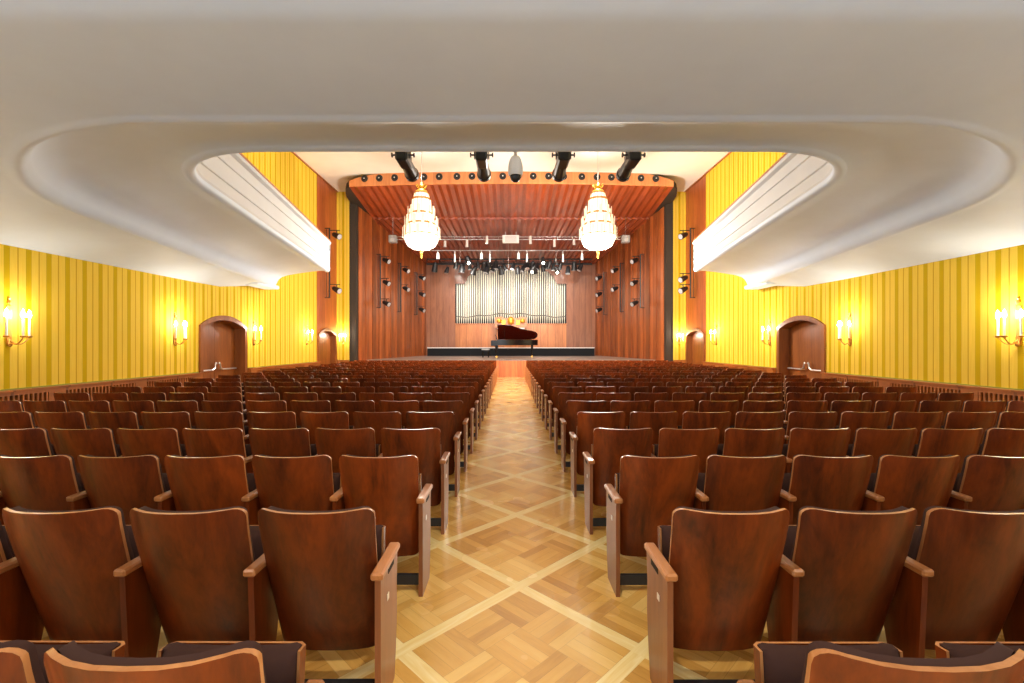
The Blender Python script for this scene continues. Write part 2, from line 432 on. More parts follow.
# proscenium wall: yellow strip, black gap, timber edge
for sg, side in ((-1, 'left'), (1, 'right')):
    b = MB()
    f = lambda xa, xb, y0, y1, z0, z1, mi: b.box(min(sg * xa, sg * xb), y0, z0, max(sg * xa, sg * xb), y1, z1, mi)
    f(7.55, WX + .3, PY, PY + .3, 0, CEIL, 0)
    f(7.24, 7.55, PY + .05, PY + .4, 0, CEIL, 1)
    f(7.5, 7.56, PY + .02, PY + .4, 0, CEIL, 1)
    f(7.55, WX, PY - .04, PY, 0, .88, 2)
    struct(b.build('wall_proscenium_' + side, [M['paper_front'], M['slate'], M['wain']]), 'narrow yellow strip and black slot beside the stage on the ' + side)
    b = MB()   # splayed stage side wall with shallow vertical boards
    A = Vector((7.24, PY + .35)); B = Vector((5.72, SB)); L = (B - A).length; d = (B - A) / L; nrm = Vector((-d.y, d.x)); nrm = nrm if nrm.x < 0 else -nrm
    nb = 26
    for i in range(nb):
        off = .0 if i % 2 else .03
        p = A + d * (L * i / nb); q = A + d * (L * (i + 1) / nb)
        vs = []
        for P in (p + nrm * off, q + nrm * off, q - nrm * .15, p - nrm * .15):
            vs += [(sg * P.x, P.y, 0), (sg * P.x, P.y, 8.6)]
        b.add(vs, [(0, 2, 3, 1), (2, 4, 5, 3), (4, 6, 7, 5), (6, 0, 1, 7)])
    struct(b.build('wall_stage_' + side, M['stage_wood']), 'splayed stage side wall of upright reddish boards, ' + side)

# stage
b = MB(); b.box(-7.3, SF, 0, 7.3, SF + .08, STG, 0); b.box(-7.5, SF - .03, STG - .04, 7.5, SB + .3, STG, 1)
for x in (-.63, .63): b.box(x - .03, SF - .02, 0, x + .03, SF, STG - .04, 0)
b.box(-7.3, PY, 0, -7.2, SF, STG, 0); b.box(7.2, PY, 0, 7.3, SF, STG, 0)
struct(b.build('floor_stage', [M['stage_front'], M['stage_floor']]), 'raised grey stage floor with timber front')
b = MB(); b.box(-5.42, 29.5, STG, 5.42, 29.85, STG + .50, 0); b.box(-5.42, 29.48, STG + .50, 5.42, 29.85, STG + .55, 1)
tag(b.build('stage_riser', [M['matt_black'], M['pale']]), 'long low black riser with pale top along the back of the stage', 'riser')

# rear stage wall with the opening for the organ
b = MB(); yb0, yb1 = SB, SB + .12
OZ0 = EYE + (344 - 323.5) * SB / F; OX = 3.76
b.box(-6.2, yb0, STG, -OX, yb1, 8.2, 0); b.box(OX, yb0, STG, 6.2, yb1, 8.2, 0)
b.box(-6.2, yb1 + .9, STG, 6.2, yb1 + 1.0, 8.2, 2)
b.box(-OX, yb0, STG, OX, yb1, OZ0, 1)
b.box(-OX - .04, yb0 - .05, OZ0 - .06, OX + .04, yb1, OZ0, 1)
for x in (-2.0, -1.1, 1.1, 2.0): b.box(x - .03, yb0 - .03, STG, x + .03, yb0, OZ0 - .06, 1)
zt = lambda py: EYE + (344 - py) * SB / F
top = []
def topz(x):
    x = abs(x)
    k = [(0, zt(270)), (.7, zt(269)), (1.2, zt(264)), (1.9, zt(267)), (2.4, zt(271)), (2.9, zt(276)), (3.1, zt(283.7)), (3.8, zt(283.7))]
    for (a, za), (c, zc) in zip(k[:-1], k[1:]):
        if a <= x <= c: t = (x - a) / (c - a); t = t * t * (3 - 2 * t); return za + (zc - za) * t
    return k[-1][1]
N = 60
for i in range(N):
    xa = -OX + 2 * OX * i / N; xb = -OX + 2 * OX * (i + 1) / N
    b.prism([(xa, topz(xa)), (xb, topz(xb)), (xb, 8.2), (xa, 8.2)], yb0, yb1, 1, 0) if True else None
# prism on axis 1 takes (x,z) pairs
struct(b.build('wall_stage_back', [M['stage_wood_x'], M['low_panel'], M['matt_black']]), 'rear stage wall of brown boards framing the organ pipes')

# canopy above the stage (fascia + ribbed soffit)
FZ0, FZ1 = EYE + 6.63, CEIL
FX = 6.8
fy = lambda x: 18.72 + .0075 * x * x
side_pts = [(6.8, fy(6.8)), (6.98, 19.25), (7.18, 19.7), (7.36, 20.3), (7.5, PY)]
b = MB(); rows = []
xs = [-FX + 2 * FX * i / 40 for i in range(41)]
ftop = lambda x: FZ1 - .26 * max(0, (abs(x) - 5.2) / 1.6) ** 2.2
b.grid([[(x, fy(x), ftop(x)) for x in xs], [(x, fy(x), FZ0) for x in xs], [(x, fy(x) + .04, FZ0 - .03) for x in xs]], 0)
for sg in (-1, 1):
    b.grid([[(sg * x, y, FZ1 - .26 - .06 * i) for i, (x, y) in enumerate(side_pts)], [(sg * x, y, FZ0 - .04) for x, y in side_pts]], 1)
struct(b.build('wall_canopy_fascia', [M['fascia'], M['slate']], smooth=False), 'pale timber canopy edge with a row of round spotlights')
q = MB(); q.box(-7.3, PY + .05, FZ0 + .12, 7.3, PY + .15, CEIL); struct(q.build('wall_header', M['ceil']), 'cream wall strip above the canopy')
q = MB(); q.grid([[(x, fy(x) + .02, ftop(x) - .01) for x in xs], [(x * 1.06, PY + .06, FZ1 - .45) for x in xs]]); struct(q.build('ceiling_canopy_top', M['slate']))
b = MB()
def sof(yv, x): # soffit height
    if yv < 22.99: return FZ0 - .03 - (yv - 18.8) * (.24 / 4.2)
    return FZ0 - .37 - (yv - 23.0) * ((6.36 - 5.45) / 7.8)
nx = 84; rows = []
ylist = [0, .33, .66, 1.0]
def rowx(Y, hw, tooth):
    r = []
    for i in range(nx + 1):
        x = -hw + 2 * hw * i / nx; z = sof(Y, x) + (tooth if i % 2 else 0); r.append((x, Y, z))
    return r
def hw_at(Y):
    return 7.24 - (Y - PY - .35) * (1.52 / (SB - PY - .35)) + .03 if Y > PY + .3 else None
rows = []
for t in ylist:
    r = []
    for i in range(nx + 1):
        u = -1 + 2 * i / nx; Y0 = fy(u * FX) + .04; Y = Y0 + (23.0 - Y0) * t
        hwv = FX + (7.02 - FX) * t; r.append((u * hwv, Y, sof(Y if t < 1 else 22.98, 0) + (.07 if i % 2 else 0)))
    rows.append(r)
b.grid(rows, 0)
r2 = [rowx(22.98, 7.05, .07), rowx(23.0, 7.05, .09), rowx(26.9, 6.42, .09), rowx(SB + .1, 5.8, .09)]
b.grid(r2, 0)
for sg in (-1, 1):
    p = side_pts; zz = FZ0 - .04
    b.add([(sg * x, y, zz) for x, y in p] + [(sg * 7.02, 23.0, zz - .2)], [tuple(range(len(p) + 1))], 1)
struct(b.build('ceiling_stage', [M['canopy'], M['slate']]), 'ribbed red-brown timber ceiling sloping down over the stage')

# ------------------------------------------------------------------ horseshoe balcony
RIM = EYE + 2.37; RAIL = EYE + 3.43
def outline():
    pts = [(0.0, 5.64), (.9, 5.64), (1.8, 5.64), (2.6, 5.64), (3.2, 5.645)]
    C = (3.14, 7.20); R = 1.55
    for i in range(1, 13):
        a = math.radians(-90 + 82.4 * i / 12); pts.append((C[0] + R * math.cos(a) * 1.03, C[1] + R * math.sin(a)))
    x0, y0 = pts[-1]
    for i in range(1, 9):
        t = i / 8; pts.append((x0 + (6.02 - x0) * t, y0 + (15.0 - y0) * t))
    return pts
half = outline()
full = [(-x, y) for x, y in half[::-1]] + half[1:]
n = len(full)
nor = []
for i in range(n):
    a = Vector(full[max(i - 1, 0)]); c = Vector(full[min(i + 1, n - 1)]); d = (c - a).normalized(); nor.append(Vector((d.y, -d.x)))
def outer_hit(p, v):
    best = 1e9
    if abs(v.x) > 1e-6: best = min(best, (WX * (1 if v.x > 0 else -1) - p[0]) / v.x)
    if v.y < -1e-6: best = min(best, (BACK - p[1]) / v.y)
    return best
prof_in = [(-.02, .10), (-.02, .05), (.0, .015), (.04, -.005), (.09, -.005), (.13, .02), (.15, .035), (.35, .03), (.7, -.02), (1.0, -.075), (1.25, -.135), (1.42, -.20), (1.51, -.28), (1.56, -.38), (1.60, -.47), (1.65, -.515), (1.70, -.525), (1.74, -.515), (1.80, -.515)]
def oscale(i):
    k = abs(i - n // 2)          # 0..4 back, 5..16 corner, 17..24 side
    if k <= 4: return 1.10
    if k <= 10: return 1.10 - (k - 4) / 6 * .12
    if k <= 16: return .98 - (k - 10) / 6 * .06
    return .92 + (k - 16) / 8 * .11
smooth01 = lambda t: max(0, min(1, t)) ** 2 * (3 - 2 * max(0, min(1, t)))
b = MB(); cols = []
for i in range(n):
    p = Vector(full[i]); v = nor[i]; L = outer_hit(p, v); col = []
    for o, dz in prof_in:
        q = p + v * min(o * (1 + (oscale(i) - 1) * min(1, o)), L * .97 if o > 1 else o); col.append((q.x, q.y, RIM + dz))
    start = RIM - .515
    o0 = 1.8 * oscale(i)
    for t in (.05, .1, .14, .16, .18, .2, .22, .25, .35, .5, .7, .85, 1.0):
        o = o0 + (L - o0) * t; q = p + v * o
        endh = SOFF + (0 if q.y < 12.5 else min(.30, (q.y - 12.5) * .14))
        h = start + (endh - start) * t + (.02 * math.sin(PI * t)) + .05 * smooth01((2.48 - q.y) / .2)
        col.append((q.x, q.y, h))
    cols.append(col)
b.grid(cols, 0)
# end faces toward the stage
for k in (0, n - 1):
    c = cols[k]; b.add(list(c) + [(c[-1][0], c[-1][1], RIM + .35), (c[0][0], c[0][1], RIM + .35)], [tuple(range(len(c) + 2))], 0)
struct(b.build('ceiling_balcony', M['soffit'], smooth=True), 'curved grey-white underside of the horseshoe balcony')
# balcony front (parapet)
b = MB(); prof = [(-.02, .10), (-.035, .13), (-.02, .16), (-.01, .32), (-.03, .335), (-.03, .36), (-.0, .375), (.0, .64), (-.02, .655), (-.02, .68), (.01, .69), (.01, .88), (-.05, .92), (-.06, .97), (-.04, 1.0)]
cols = []
for i in range(n):
    p = Vector(full[i]); v = nor[i]; c = []
    for o, dz in prof: q = p + v * o; c.append((q.x, q.y, RIM + dz))
    cols.append(c)
b.grid(cols, 0)
back = []
for i in range(n):
    p = Vector(full[i]) + nor[i] * .28; back.append([(p.x, p.y, RIM + 1.0), (p.x, p.y, RIM + .1)])
b.grid(back, 0); b.grid([[c[-1], bk[0]] for c, bk in zip(cols, back)], 0)
for k in (0, n - 1): b.add([cols[k][0], cols[k][-1], back[k][0], back[k][1]], [(0, 1, 2, 3)], 0)
struct(b.build('wall_balcony_front', M['white'], smooth=True), 'white moulded balcony front curving around the hall')
b = MB(); rl = []
for i in range(n):
    p = Vector(full[i]); v = nor[i]; c = []
    for o, dz in ((-.03, 1.0), (-.04, 1.05), (.0, 1.075), (.1, 1.075), (.14, 1.05), (.13, 1.0)): q = p + v * o; c.append((q.x, q.y, RIM + dz))
    rl.append(c)
b.grid(rl, 0, closed=True)
struct(b.build('trim_handrail', M['arm'], smooth=True), 'wooden handrail on top of the balcony front')
b = MB(); fl = []   # gallery deck
for i in range(n):
    p = Vector(full[i]) + nor[i] * .2; q = Vector(full[i]) + nor[i] * outer_hit(full[i], nor[i]); fl.append([(p.x, p.y, RIM + .35), (q.x, q.y, RIM + .35)])
b.grid(fl, 0)
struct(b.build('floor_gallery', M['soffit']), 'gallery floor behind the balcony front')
b = MB()  # short ledge at the wall where the outer soffit ends
for sg in (-1, 1):
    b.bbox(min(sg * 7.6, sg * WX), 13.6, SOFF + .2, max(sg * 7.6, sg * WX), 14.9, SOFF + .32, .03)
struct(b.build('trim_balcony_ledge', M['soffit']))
# thin brass rail lights on the balcony rail (left and right)
# ------------------------------------------------------------------ theatre seats
PITCH = .566; AISLE = .62; ROW = .95; ROW1 = 1.966; NROW = 21; NK = 11

def backrest_mb():
    b = MB(); top, bot, r, rb = .90, .17, .045, .05
    W0 = lambda v: .240 + .018 * v
    us = [-1, -.985, -.95, -.9, -.84, -.76, -.55, -.3, 0, .3, .55, .76, .84, .9, .95, .985, 1]
    vsn = [0, .12, .25, .4, .55, .7, .82, .92, 1]
    yp = lambda v: .23 * (1 - v) ** 1.12 - .02
    def surf(u, v, off):
        w = W0(v); x = u * w; ax = abs(x)
        zt_ = top - (r - math.sqrt(max(0, r * r - max(0, ax - (w - r)) ** 2))) if ax > w - r else top
        zb_ = bot + (rb - math.sqrt(max(0, rb * rb - max(0, ax - (w - rb)) ** 2))) if ax > w - rb else bot
        zt_ += .004 * u * u
        return (x, yp(v) + .085 * abs(u) ** 2.7 * (.5 + .5 * v) - .025 + off, zb_ + (zt_ - zb_) * v)
    A = [[surf(u, v, 0) for u in us] for v in vsn]; Bk = [[surf(u * .992, v, .017) for u in us] for v in vsn]
    b.grid(A, 0); b.grid([r_[::-1] for r_ in Bk], 0)
    na = len(us)
    ring = [A[0][j] for j in range(na)] + [A[i][-1] for i in range(1, len(vsn))] + [A[-1][j] for j in range(na - 2, -1, -1)] + [A[i][0] for i in range(len(vsn) - 2, 0, -1)]
    ringb = [Bk[0][j] for j in range(na)] + [Bk[i][-1] for i in range(1, len(vsn))] + [Bk[-1][j] for j in range(na - 2, -1, -1)] + [Bk[i][0] for i in range(len(vsn) - 2, 0, -1)]
    b.grid([ring, ringb], 1, closed=True)
    # pad
    c = MB()
    P1 = [[(lambda s_: (s_[0] * .95, s_[1], .24 + (s_[2] - .17) * .895))(surf(u, v, .018)) for u in us] for v in vsn]
    P2 = [[(lambda s_: (s_[0] * .92, s_[1], .25 + (s_[2] - .17) * .885))(surf(u, v, .05)) for u in us] for v in vsn]
    c.grid(P2, 0)
    rg = lambda G: [G[0][j] for j in range(na)] + [G[i][-1] for i in range(1, len(vsn))] + [G[-1][j] for j in range(na - 2, -1, -1)] + [G[i][0] for i in range(len(vsn) - 2, 0, -1)]
    c.grid([rg(P1), rg(P2)], 0, closed=True)
    return b, c

def tip_seat_mb():
    """folded-up seat: cushion on the back side, plywood pan on the stage side"""
    c = MB(); s = MB()
    h, w = .29, .208
    org = Vector((0, .265, .40)); d = Vector((0, .10, .99)).normalized(); nn = Vector((0, d.z, -d.y))   # nn points to the stage
    def pt(x, a, t): q = org + d * a + nn * t; return (x, q.y, q.z)
    prof = [(-w + .0, .03), (-w + .03, .0), (w - .03, .0), (w, .03)]
    rows = []
    for a, tt in ((0, .03), (.02, 0), (.06, -.01), (.2, -.015), (.25, -.008), (.28, .012), (.296, .035), (.298, .072)):
        rows.append([pt(x, a, t_ ) for x, t_ in ((-w, .075), (-w, .05 if tt < .05 else tt), (-w + .02, max(tt, .0) + .012), (-w + .06, tt), (0, tt - .006), (w - .06, tt), (w - .02, max(tt, .0) + .012), (w, .05 if tt < .05 else tt), (w, .075))])
    c.grid(rows, 0)
    c.add([rows[0][j] for j in range(9)], [tuple(range(9))], 0)
    rows = []
    for a in (-.01, .292):
        rows.append([pt(x, a, t_) for x, t_ in ((-w - .009, .045), (-w - .009, .082), (-w + .01, .10), (w - .01, .10), (w + .009, .082), (w + .009, .045))])
    inner = []
    for a in (-.01, .292):
        inner.append([pt(x, a, t_) for x, t_ in ((-w, .045), (-w, .076), (-w + .012, .09), (w - .012, .09), (w, .076), (w, .045))])
    s.grid(rows, 0); s.grid([inner[1], inner[0]], 0)
    for k in (0, 1): s.grid([rows[k], inner[k]], 1)
    for j in (0, 5): s.add([rows[0][j], rows[1][j], inner[1][j], inner[0][j]], [(0, 1, 2, 3)], 1)
    return c, s

PANEL = [(.0, 0.0), (.24, 0.0), (.265, .12), (.29, .3), (.285, .45), (.30, .605), (.0, .605)]
def panel_mb(x, end=False):
    b = MB(); b.prism(PANEL if end else [(.02, .1), (.2, .1), (.26, .35), (.27, .605), (.0, .605), (.0, .2)], x - .013, x + .013, 0) if end else b.prism([(.06, .1), (.2, .1), (.26, .35), (.27, .605), (.03, .605), (.05, .2)], x - .013, x + .013, 0)
    if not end: b.box(x - .013, .06, 0, x + .013, .11, .12); b.box(x - .03, .03, 0, x + .03, .16, .012)
    return b
def arm_mb(x, y0=.0):
    b = MB(); b.bbox(x - .027, y0, .603, x + .027, .30, .636, .008); return b

def make_seat(variant):
    """variant: 'inner', 'aisle_left' (panel on +x side), 'aisle_right' (panel on -x side); inner_left / inner_right put their panel on the aisle side"""
    root = bpy.data.objects.new('theatre_seat', None); COL.objects.link(root); root.empty_display_size = .1
    bm_, pad = backrest_mb()
    br = bm_.build('backrest', [M['chair'], M['chair_edge']], root, True)
    pad.build('back_cushion', M['cushion'], br, True)
    c, s = tip_seat_mb(); sc = c.build('seat_cushion', M['cushion'], root, True); s.build('seat_pan', [M['chair'], M['chair_edge']], sc, True)
    side = 1 if 'left' in variant else -1; x = side * PITCH / 2
    end = 'aisle' in variant
    pn = panel_mb(x, end).build('end_panel' if end else 'arm_panel', M['panel'] if end else M['chair'], root)
    arm_mb(x, -.025 if end else .01).build('armrest', M['arm'], pn)
    if end:
        k = MB(); xs_ = x + side * .0135; k.bbox(min(xs_, xs_ + side * .003), .10, .45, max(xs_, xs_ + side * .003), .13, .48, .002); k.build('number_plate', M['plate'], pn)
        k = MB(); k.box(min(xs_, xs_ + side * .002), .12, .565, max(xs_, xs_ + side * .002), .22, .592); k.build('grip_slot', M['slot'], pn)
    if 'wall' in variant:
        p2 = panel_mb(-x, True).build('end_panel', M['panel'], root); arm_mb(-x).build('armrest', M['arm'], p2)
    cb = MB(); cb.box(-PITCH / 2 + .014, .06, .045, PITCH / 2 - .014, .085, .11); cb.build('crossbar', M['black'], root)
    return root
protos = {v: make_seat(v) for v in ('inner_left', 'inner_right', 'aisle_left', 'aisle_right', 'wall_left', 'wall_right')}
used = set()
cand = []
for r in range(NROW):
    y = ROW1 + ROW * (r - 1) + (.03 if r == 0 else 0)
    vis = y * 512 / F + .25
    for side in (-1, 1):
        for k in range(NK):
            x = side * (AISLE + PITCH * (k + .5) + .012)
            if y > .9 and abs(x) - PITCH / 2 > vis + PITCH * (2.0 if r < 4 else 1.0): continue
            if 8 <= r and k == NK - 1: pass
            cand.append((r, side, k, x, y))
MAXR = 15
inst = [c for c in cand if c[0] < MAXR]; rest = [c for c in cand if c[0] >= MAXR]
def seat_label(r, side, k):
    rowt = {0: 'nearest row at the bottom edge'}.get(r, ORD[r] + ' row from the camera')
    if k == 0: return 'brown wooden tip-up seat on the aisle, %s block, %s' % ('left' if side < 0 else 'right', rowt)
    if k == NK - 1: return 'brown wooden tip-up seat beside the wall, %s block, %s' % ('left' if side < 0 else 'right', rowt)
    return 'brown tip-up seat, %s from the aisle, %s block, %s' % (ORD[k], 'left' if side < 0 else 'right', rowt)
for r, side, k, x, y in inst:
    v = ('aisle' if k == 0 else 'wall' if k == NK - 1 else 'inner') + ('_left' if side < 0 else '_right')
    if v in used: o = copy_tree(protos[v])
    else: o = protos[v]; used.add(v)
    o.location = (x, y + random.uniform(-.004, .004), 0); o.rotation_euler = (0, 0, random.uniform(-.006, .006))
    tag(o, seat_label(r, side, k), 'seat', 'brown wooden seats in rows facing the stage')
for v in protos:
    if v not in used:
        for ch in list(protos[v].children):
            for g in list(ch.children): bpy.data.objects.remove(g)
            bpy.data.objects.remove(ch)
        bpy.data.objects.remove(protos[v])
b = MB(); bb, pad = backrest_mb(); cc, ss = tip_seat_mb()
def merge(dst, src, x, y, base):
    o = len(dst.v); dst.v += [(p[0] + x, p[1] + y, p[2]) for p in src.v]
    dst.f += [tuple(i + o for i in f) for f in src.f]; dst.mi += [base[m] for m in src.mi]
for r, side, k, x, y in rest:
    merge(b, bb, x, y, [0, 1]); merge(b, pad, x, y, [2]); merge(b, cc, x, y, [2]); merge(b, ss, x, y, [0, 1])
    px = -side * PITCH / 2; merge(b, panel_mb(px, k == 0), x, y, [3 if k == 0 else 0]); merge(b, arm_mb(px), x, y, [3])
if rest: tag(b.build('theatre_seats', [M['chair'], M['chair_edge'], M['cushion'], M['arm']], smooth=True), 'farthest rows of brown wooden seats just in front of the stage', 'seats', kind='stuff')

# ------------------------------------------------------------------ wall sconces
def make_sconce():
    """local: wall plane at x=0, hall toward +x, base of arms at z=0"""
    root = bpy.data.objects.new('wall_sconce', None); COL.objects.link(root); root.empty_display_size = .1
    b = MB(); b.bbox(0, -.045, -.08, .02, .045, .55, .008); b.lathe([(0, -.02), (.03, 0), (.035, .03), (0, .06)], (.03, 0, -.1), 12)
    b.lathe([(0, -.03), (.025, -.01), (.03, .03), (.012, .06), (.02, .08), (0, .12)], (.02, 0, .58), 10)
    b.build('back_plate', M['gold'], root, True)
    for (ex, ey) in ((.16, -.17), (.24, 0), (.16, .17)):
        a = MB(); pts = []
        for i in range(9):
            t = i / 8; pts.append((.02 + (ex - .02) * t, ey * t, .0 - .09 * math.sin(PI * t * 1.0) + .03 * t))
        a.tube(pts, .009, 6); a.lathe([(0, 0), (.03, .005), (.045, .03), (.04, .032), (.018, .02), (.0, .02)], (ex, ey, .03), 12)
        ar = a.build('candle_arm', M['gold'], root, True)
        c = MB(); c.cyl((ex, ey, .05), (ex, ey, .35), .015, n=10); c.build('candle', M['candle'], ar, True)
        fl_ = MB(); fl_.lathe([(0, 0), (.02, .012), (.028, .045), (.02, .09), (0, .14)], (ex, ey, .35), 10); fl_.build('bulb', M['flame'], ar, True)
    return root
sc0 = make_sconce(); first = True
spotsY = [7.29, 10.9, 14.25, 17.95]
names = ['nearest the camera', 'before the wide arched door', 'just past the wide arched door', 'before the narrow arched door']
sconce_list = []
for sg, side in ((-1, 'left'), (1, 'right')):
    for Y, nm in zip(spotsY, names): sconce_list.append((sg * WX, Y, 0 if sg < 0 else PI, 'brass three-candle sconce on the %s wall %s' % (side, nm), 1.0))
    sconce_list.append((sg * 7.82, PY, -PI / 2, 'small brass candle sconce on the yellow strip beside the stage, ' + side, .8))
    for Y in (3.75, .05): sconce_list.append((sg * WX, Y, 0 if sg < 0 else PI, 'brass sconce on the %s wall %s' % (side, 'beside the camera' if Y < 1 else 'outside the frame beside the front rows'), 1.0))
for x, y, rz, lb, sc in sconce_list:
    o = sc0 if first else copy_tree(sc0); first = False
    o.location = (x, y, 1.69); o.rotation_euler = (0, 0, rz); o.scale = (sc,) * 3
    tag(o, lb, 'wall lamp', 'brass candle sconces along the yellow walls')
    d = bpy.data.lights.new('sconce_light', 'POINT'); d.energy = 25 * sc; d.color = (1, .94, .84); d.shadow_soft_size = .07
    l = bpy.data.objects.new('sconce_light', d); COL.objects.link(l); l.parent = o; l.location = (.24, 0, .45)

# ------------------------------------------------------------------ chandeliers
def make_chandelier():
    root = bpy.data.objects.new('chandelier', None); COL.objects.link(root); root.empty_display_size = .1
    u = .0362   # metres per unit of the tier drawing; z measured down from crown top at z=0
    k = MB(); k.cyl((0, 0, 0), (0, 0, CEIL - 7.42), .014, n=8); k.lathe([(0, 0), (.09, 0), (.07, -.05), (0, -.08)], (0, 0, CEIL - 7.42), 16); k.build('suspension_rod', M['steel'], root, True)
    k = MB(); k.lathe([(0, .02), (.03, 0), (.05, -.06), (.09, -.1), (.04, -.13), (.05, -.2), (.2, -.28), (.22, -.31), (0, -.31)], (0, 0, 0), 16)
    for i in range(8):
        a = 2 * PI * i / 8; k.tube([(.05 * math.cos(a), .05 * math.sin(a), -.2), (.16 * math.cos(a), .16 * math.sin(a), -.14), (.2 * math.cos(a), .2 * math.sin(a), -.08), (.15 * math.cos(a), .15 * math.sin(a), -.1)], .012, 5)
    k.build('crown', M['bright_gold'], root, True)
    tiers = [(.25, .30, -.36, -.60), (.34, .36, -.60, -1.12), (.43, .47, -1.12, -1.50), (.53, .56, -1.50, -1.92)]
    for r1, r2, z1, z2 in tiers:
        t = MB(); t.lathe([(.08, z1 + .03), (r1 - .04, z1 + .01), (r1, z1 - .04), (r2, z2 + .03)], n=32); tt = t.build('tier_shade', M['lampglass'], root, True)
        t = MB()
        for zz, rr in ((z1 - .02, r1 + .008), (z2 + .03, r2 + .012)): t.lathe([(rr - .02, zz - .015), (rr, zz - .015), (rr, zz + .015), (rr - .02, zz + .015)], n=32)
        m = 14
        for i in range(m):
            a = 2 * PI * i / m; t.cyl(((r1 + .008) * math.cos(a), (r1 + .008) * math.sin(a), z1), ((r2 + .008) * math.cos(a), (r2 + .008) * math.sin(a), z2), .008, n=5)
        t.build('tier_frame', M['gold'], tt)
    for (rr, z1, z2, m) in ((.47, -.88, -1.22, 10), (.58, -1.24, -1.62, 12), (.655, -1.62, -2.0, 14)):
        for i in range(m):
            a = 2 * PI * (i + .5) / m; c_, s_ = math.cos(a), math.sin(a); w = .05; q = MB()
            vs = []
            for rd in (rr, rr + .015):
                for sd in (-w, w):
                    for zz in (z1, z2): vs.append((rd * c_ - sd * s_, rd * s_ + sd * c_, zz + (.05 if sd == 0 else 0)))
            q.add(vs, [(0, 1, 3, 2), (4, 6, 7, 5), (0, 4, 5, 1), (2, 3, 7, 6), (0, 2, 6, 4), (1, 5, 7, 3)])
            q.build('crystal_plate', M['crystal'], root)
    t = MB(); t.lathe([(.57, -1.93), (.60, -2.0), (.58, -2.12), (.5, -2.26), (.33, -2.36), (.15, -2.41), (0, -2.42)], n=32); t.build('lamp_bowl', M['bowlglass'], root, True)
    t = MB(); t.lathe([(0, -2.40), (.07, -2.43), (.04, -2.48), (.06, -2.53), (.03, -2.58), (.04, -2.66), (0, -2.74)], n=12); t.build('finial', M['gold'], root, True)
    return root
ch0 = make_chandelier(); CY = 16.4
for i, (px, side) in enumerate(((421.5, 'left'), (598, 'right'))):
    o = ch0 if i == 0 else copy_tree(ch0)
    o.location = (at(px, 184, CY)[0], CY, 7.42)
    tag(o, 'tiered glowing crystal chandelier hanging on the %s of the hall' % side, 'chandelier', 'crystal chandeliers in front of the stage')
    for dz, e in ((-3.05, 820), (.25, 50)):
        d = bpy.data.lights.new('chandelier_light', 'POINT'); d.energy = e; d.color = (1, .93, .83); d.shadow_soft_size = .3 if dz < -1 else .1
        l = bpy.data.objects.new('chandelier_light', d); COL.objects.link(l); l.parent = o; l.location = (0, -0.0, dz)

# ------------------------------------------------------------------ organ
org = thing('pipe_organ', (0, SB + .4, OZ0), 'pipe organ with a wide screen of tall silver pipes above the stage', 'organ')
NP = 50
for i in range(NP):
    x = -OX + .08 + (2 * OX - .16) * i / (NP - 1)
    ph = abs(((x / OX) * 2.5 + .5) % 1 - .5) * 2
    r = .044 + .02 * (1 - ph)
    z1 = topz(x) + .35 - OZ0; zm = .48 + .22 * math.cos(x * .9) * .5 + .1 * ph
    p = MB()
    p.lathe([(0, .0), (.018, .0), (r * .9, zm - .05), (r, zm), (r, z1), (r * .9, z1)], (x, 0, 0), 12)
    pp = p.build('organ_pipe', M['pipe'], org, True)
    p = MB(); p.bbox(x - r * .55, -r - .006, zm + .01, x + r * .55, -r * .8, zm + .08, .004); p.build('pipe_mouth', M['slot'], pp)
b = MB(); b.box(-OX, -.1, -.06, OX, .4, 0); b.build('wind_chest', M['low_panel'], org)
b = MB(); b.box(-OX, .35, 0, OX, .42, 4.6); b.build('back_board', M['matt_black'], org)
# console with gilded screen
cons = thing('organ_console', (0, SB - .5, STG), 'golden carved organ console in the middle below the pipes', 'organ console')
cz = lambda py: EYE + (344 - py) * (SB - .6) / F - STG
b = MB(); b.bbox(-.95, -.3, 0, .95, .44, cz(328), .03); b.box(-1.05, -.35, cz(328), 1.05, .44, cz(326.5)); b.build('console_case', M['low_panel'], cons)
b = MB(); b.prism([(-1.05, cz(326.5)), (1.05, cz(326.5)), (1.05, cz(317.5)), (.6, cz(316.5)), (.5, cz(318)), (-.5, cz(318)), (-.6, cz(316.5)), (-1.05, cz(317.5))], -.1, .0, 1)
gs = b.build('console_screen', M['fascia'], cons)
b = MB()
for sg in (-1, 1):
    b.lathe([(0, -.16), (.14, -.1), (.17, 0), (.12, .12), (0, .17)], (sg * .78, -.13, cz(321)), 14)
    b.bbox(min(sg * .35, sg * .62), -.16, cz(325), max(sg * .35, sg * .62), -.1, cz(320), .02)
b.lathe([(0, -.22), (.2, -.15), (.24, 0), (.2, .2), (.1, .3), (0, .33)], (0, -.13, cz(321.5)), 16)
b.build('gilded_ornament', M['bright_gold'], gs, True)
b = MB(); b.box(-.9, -.45, cz(329), .9, -.3, cz(328)); b.build('keyboard', M['ivory'], cons)

# ------------------------------------------------------------------ grand piano (keyboard at the left)
PYY = 26.2
pn = thing('grand_piano', (at(491.5, 344, PYY)[0], PYY, STG), 'black concert grand piano with raised lid on the stage', 'piano')
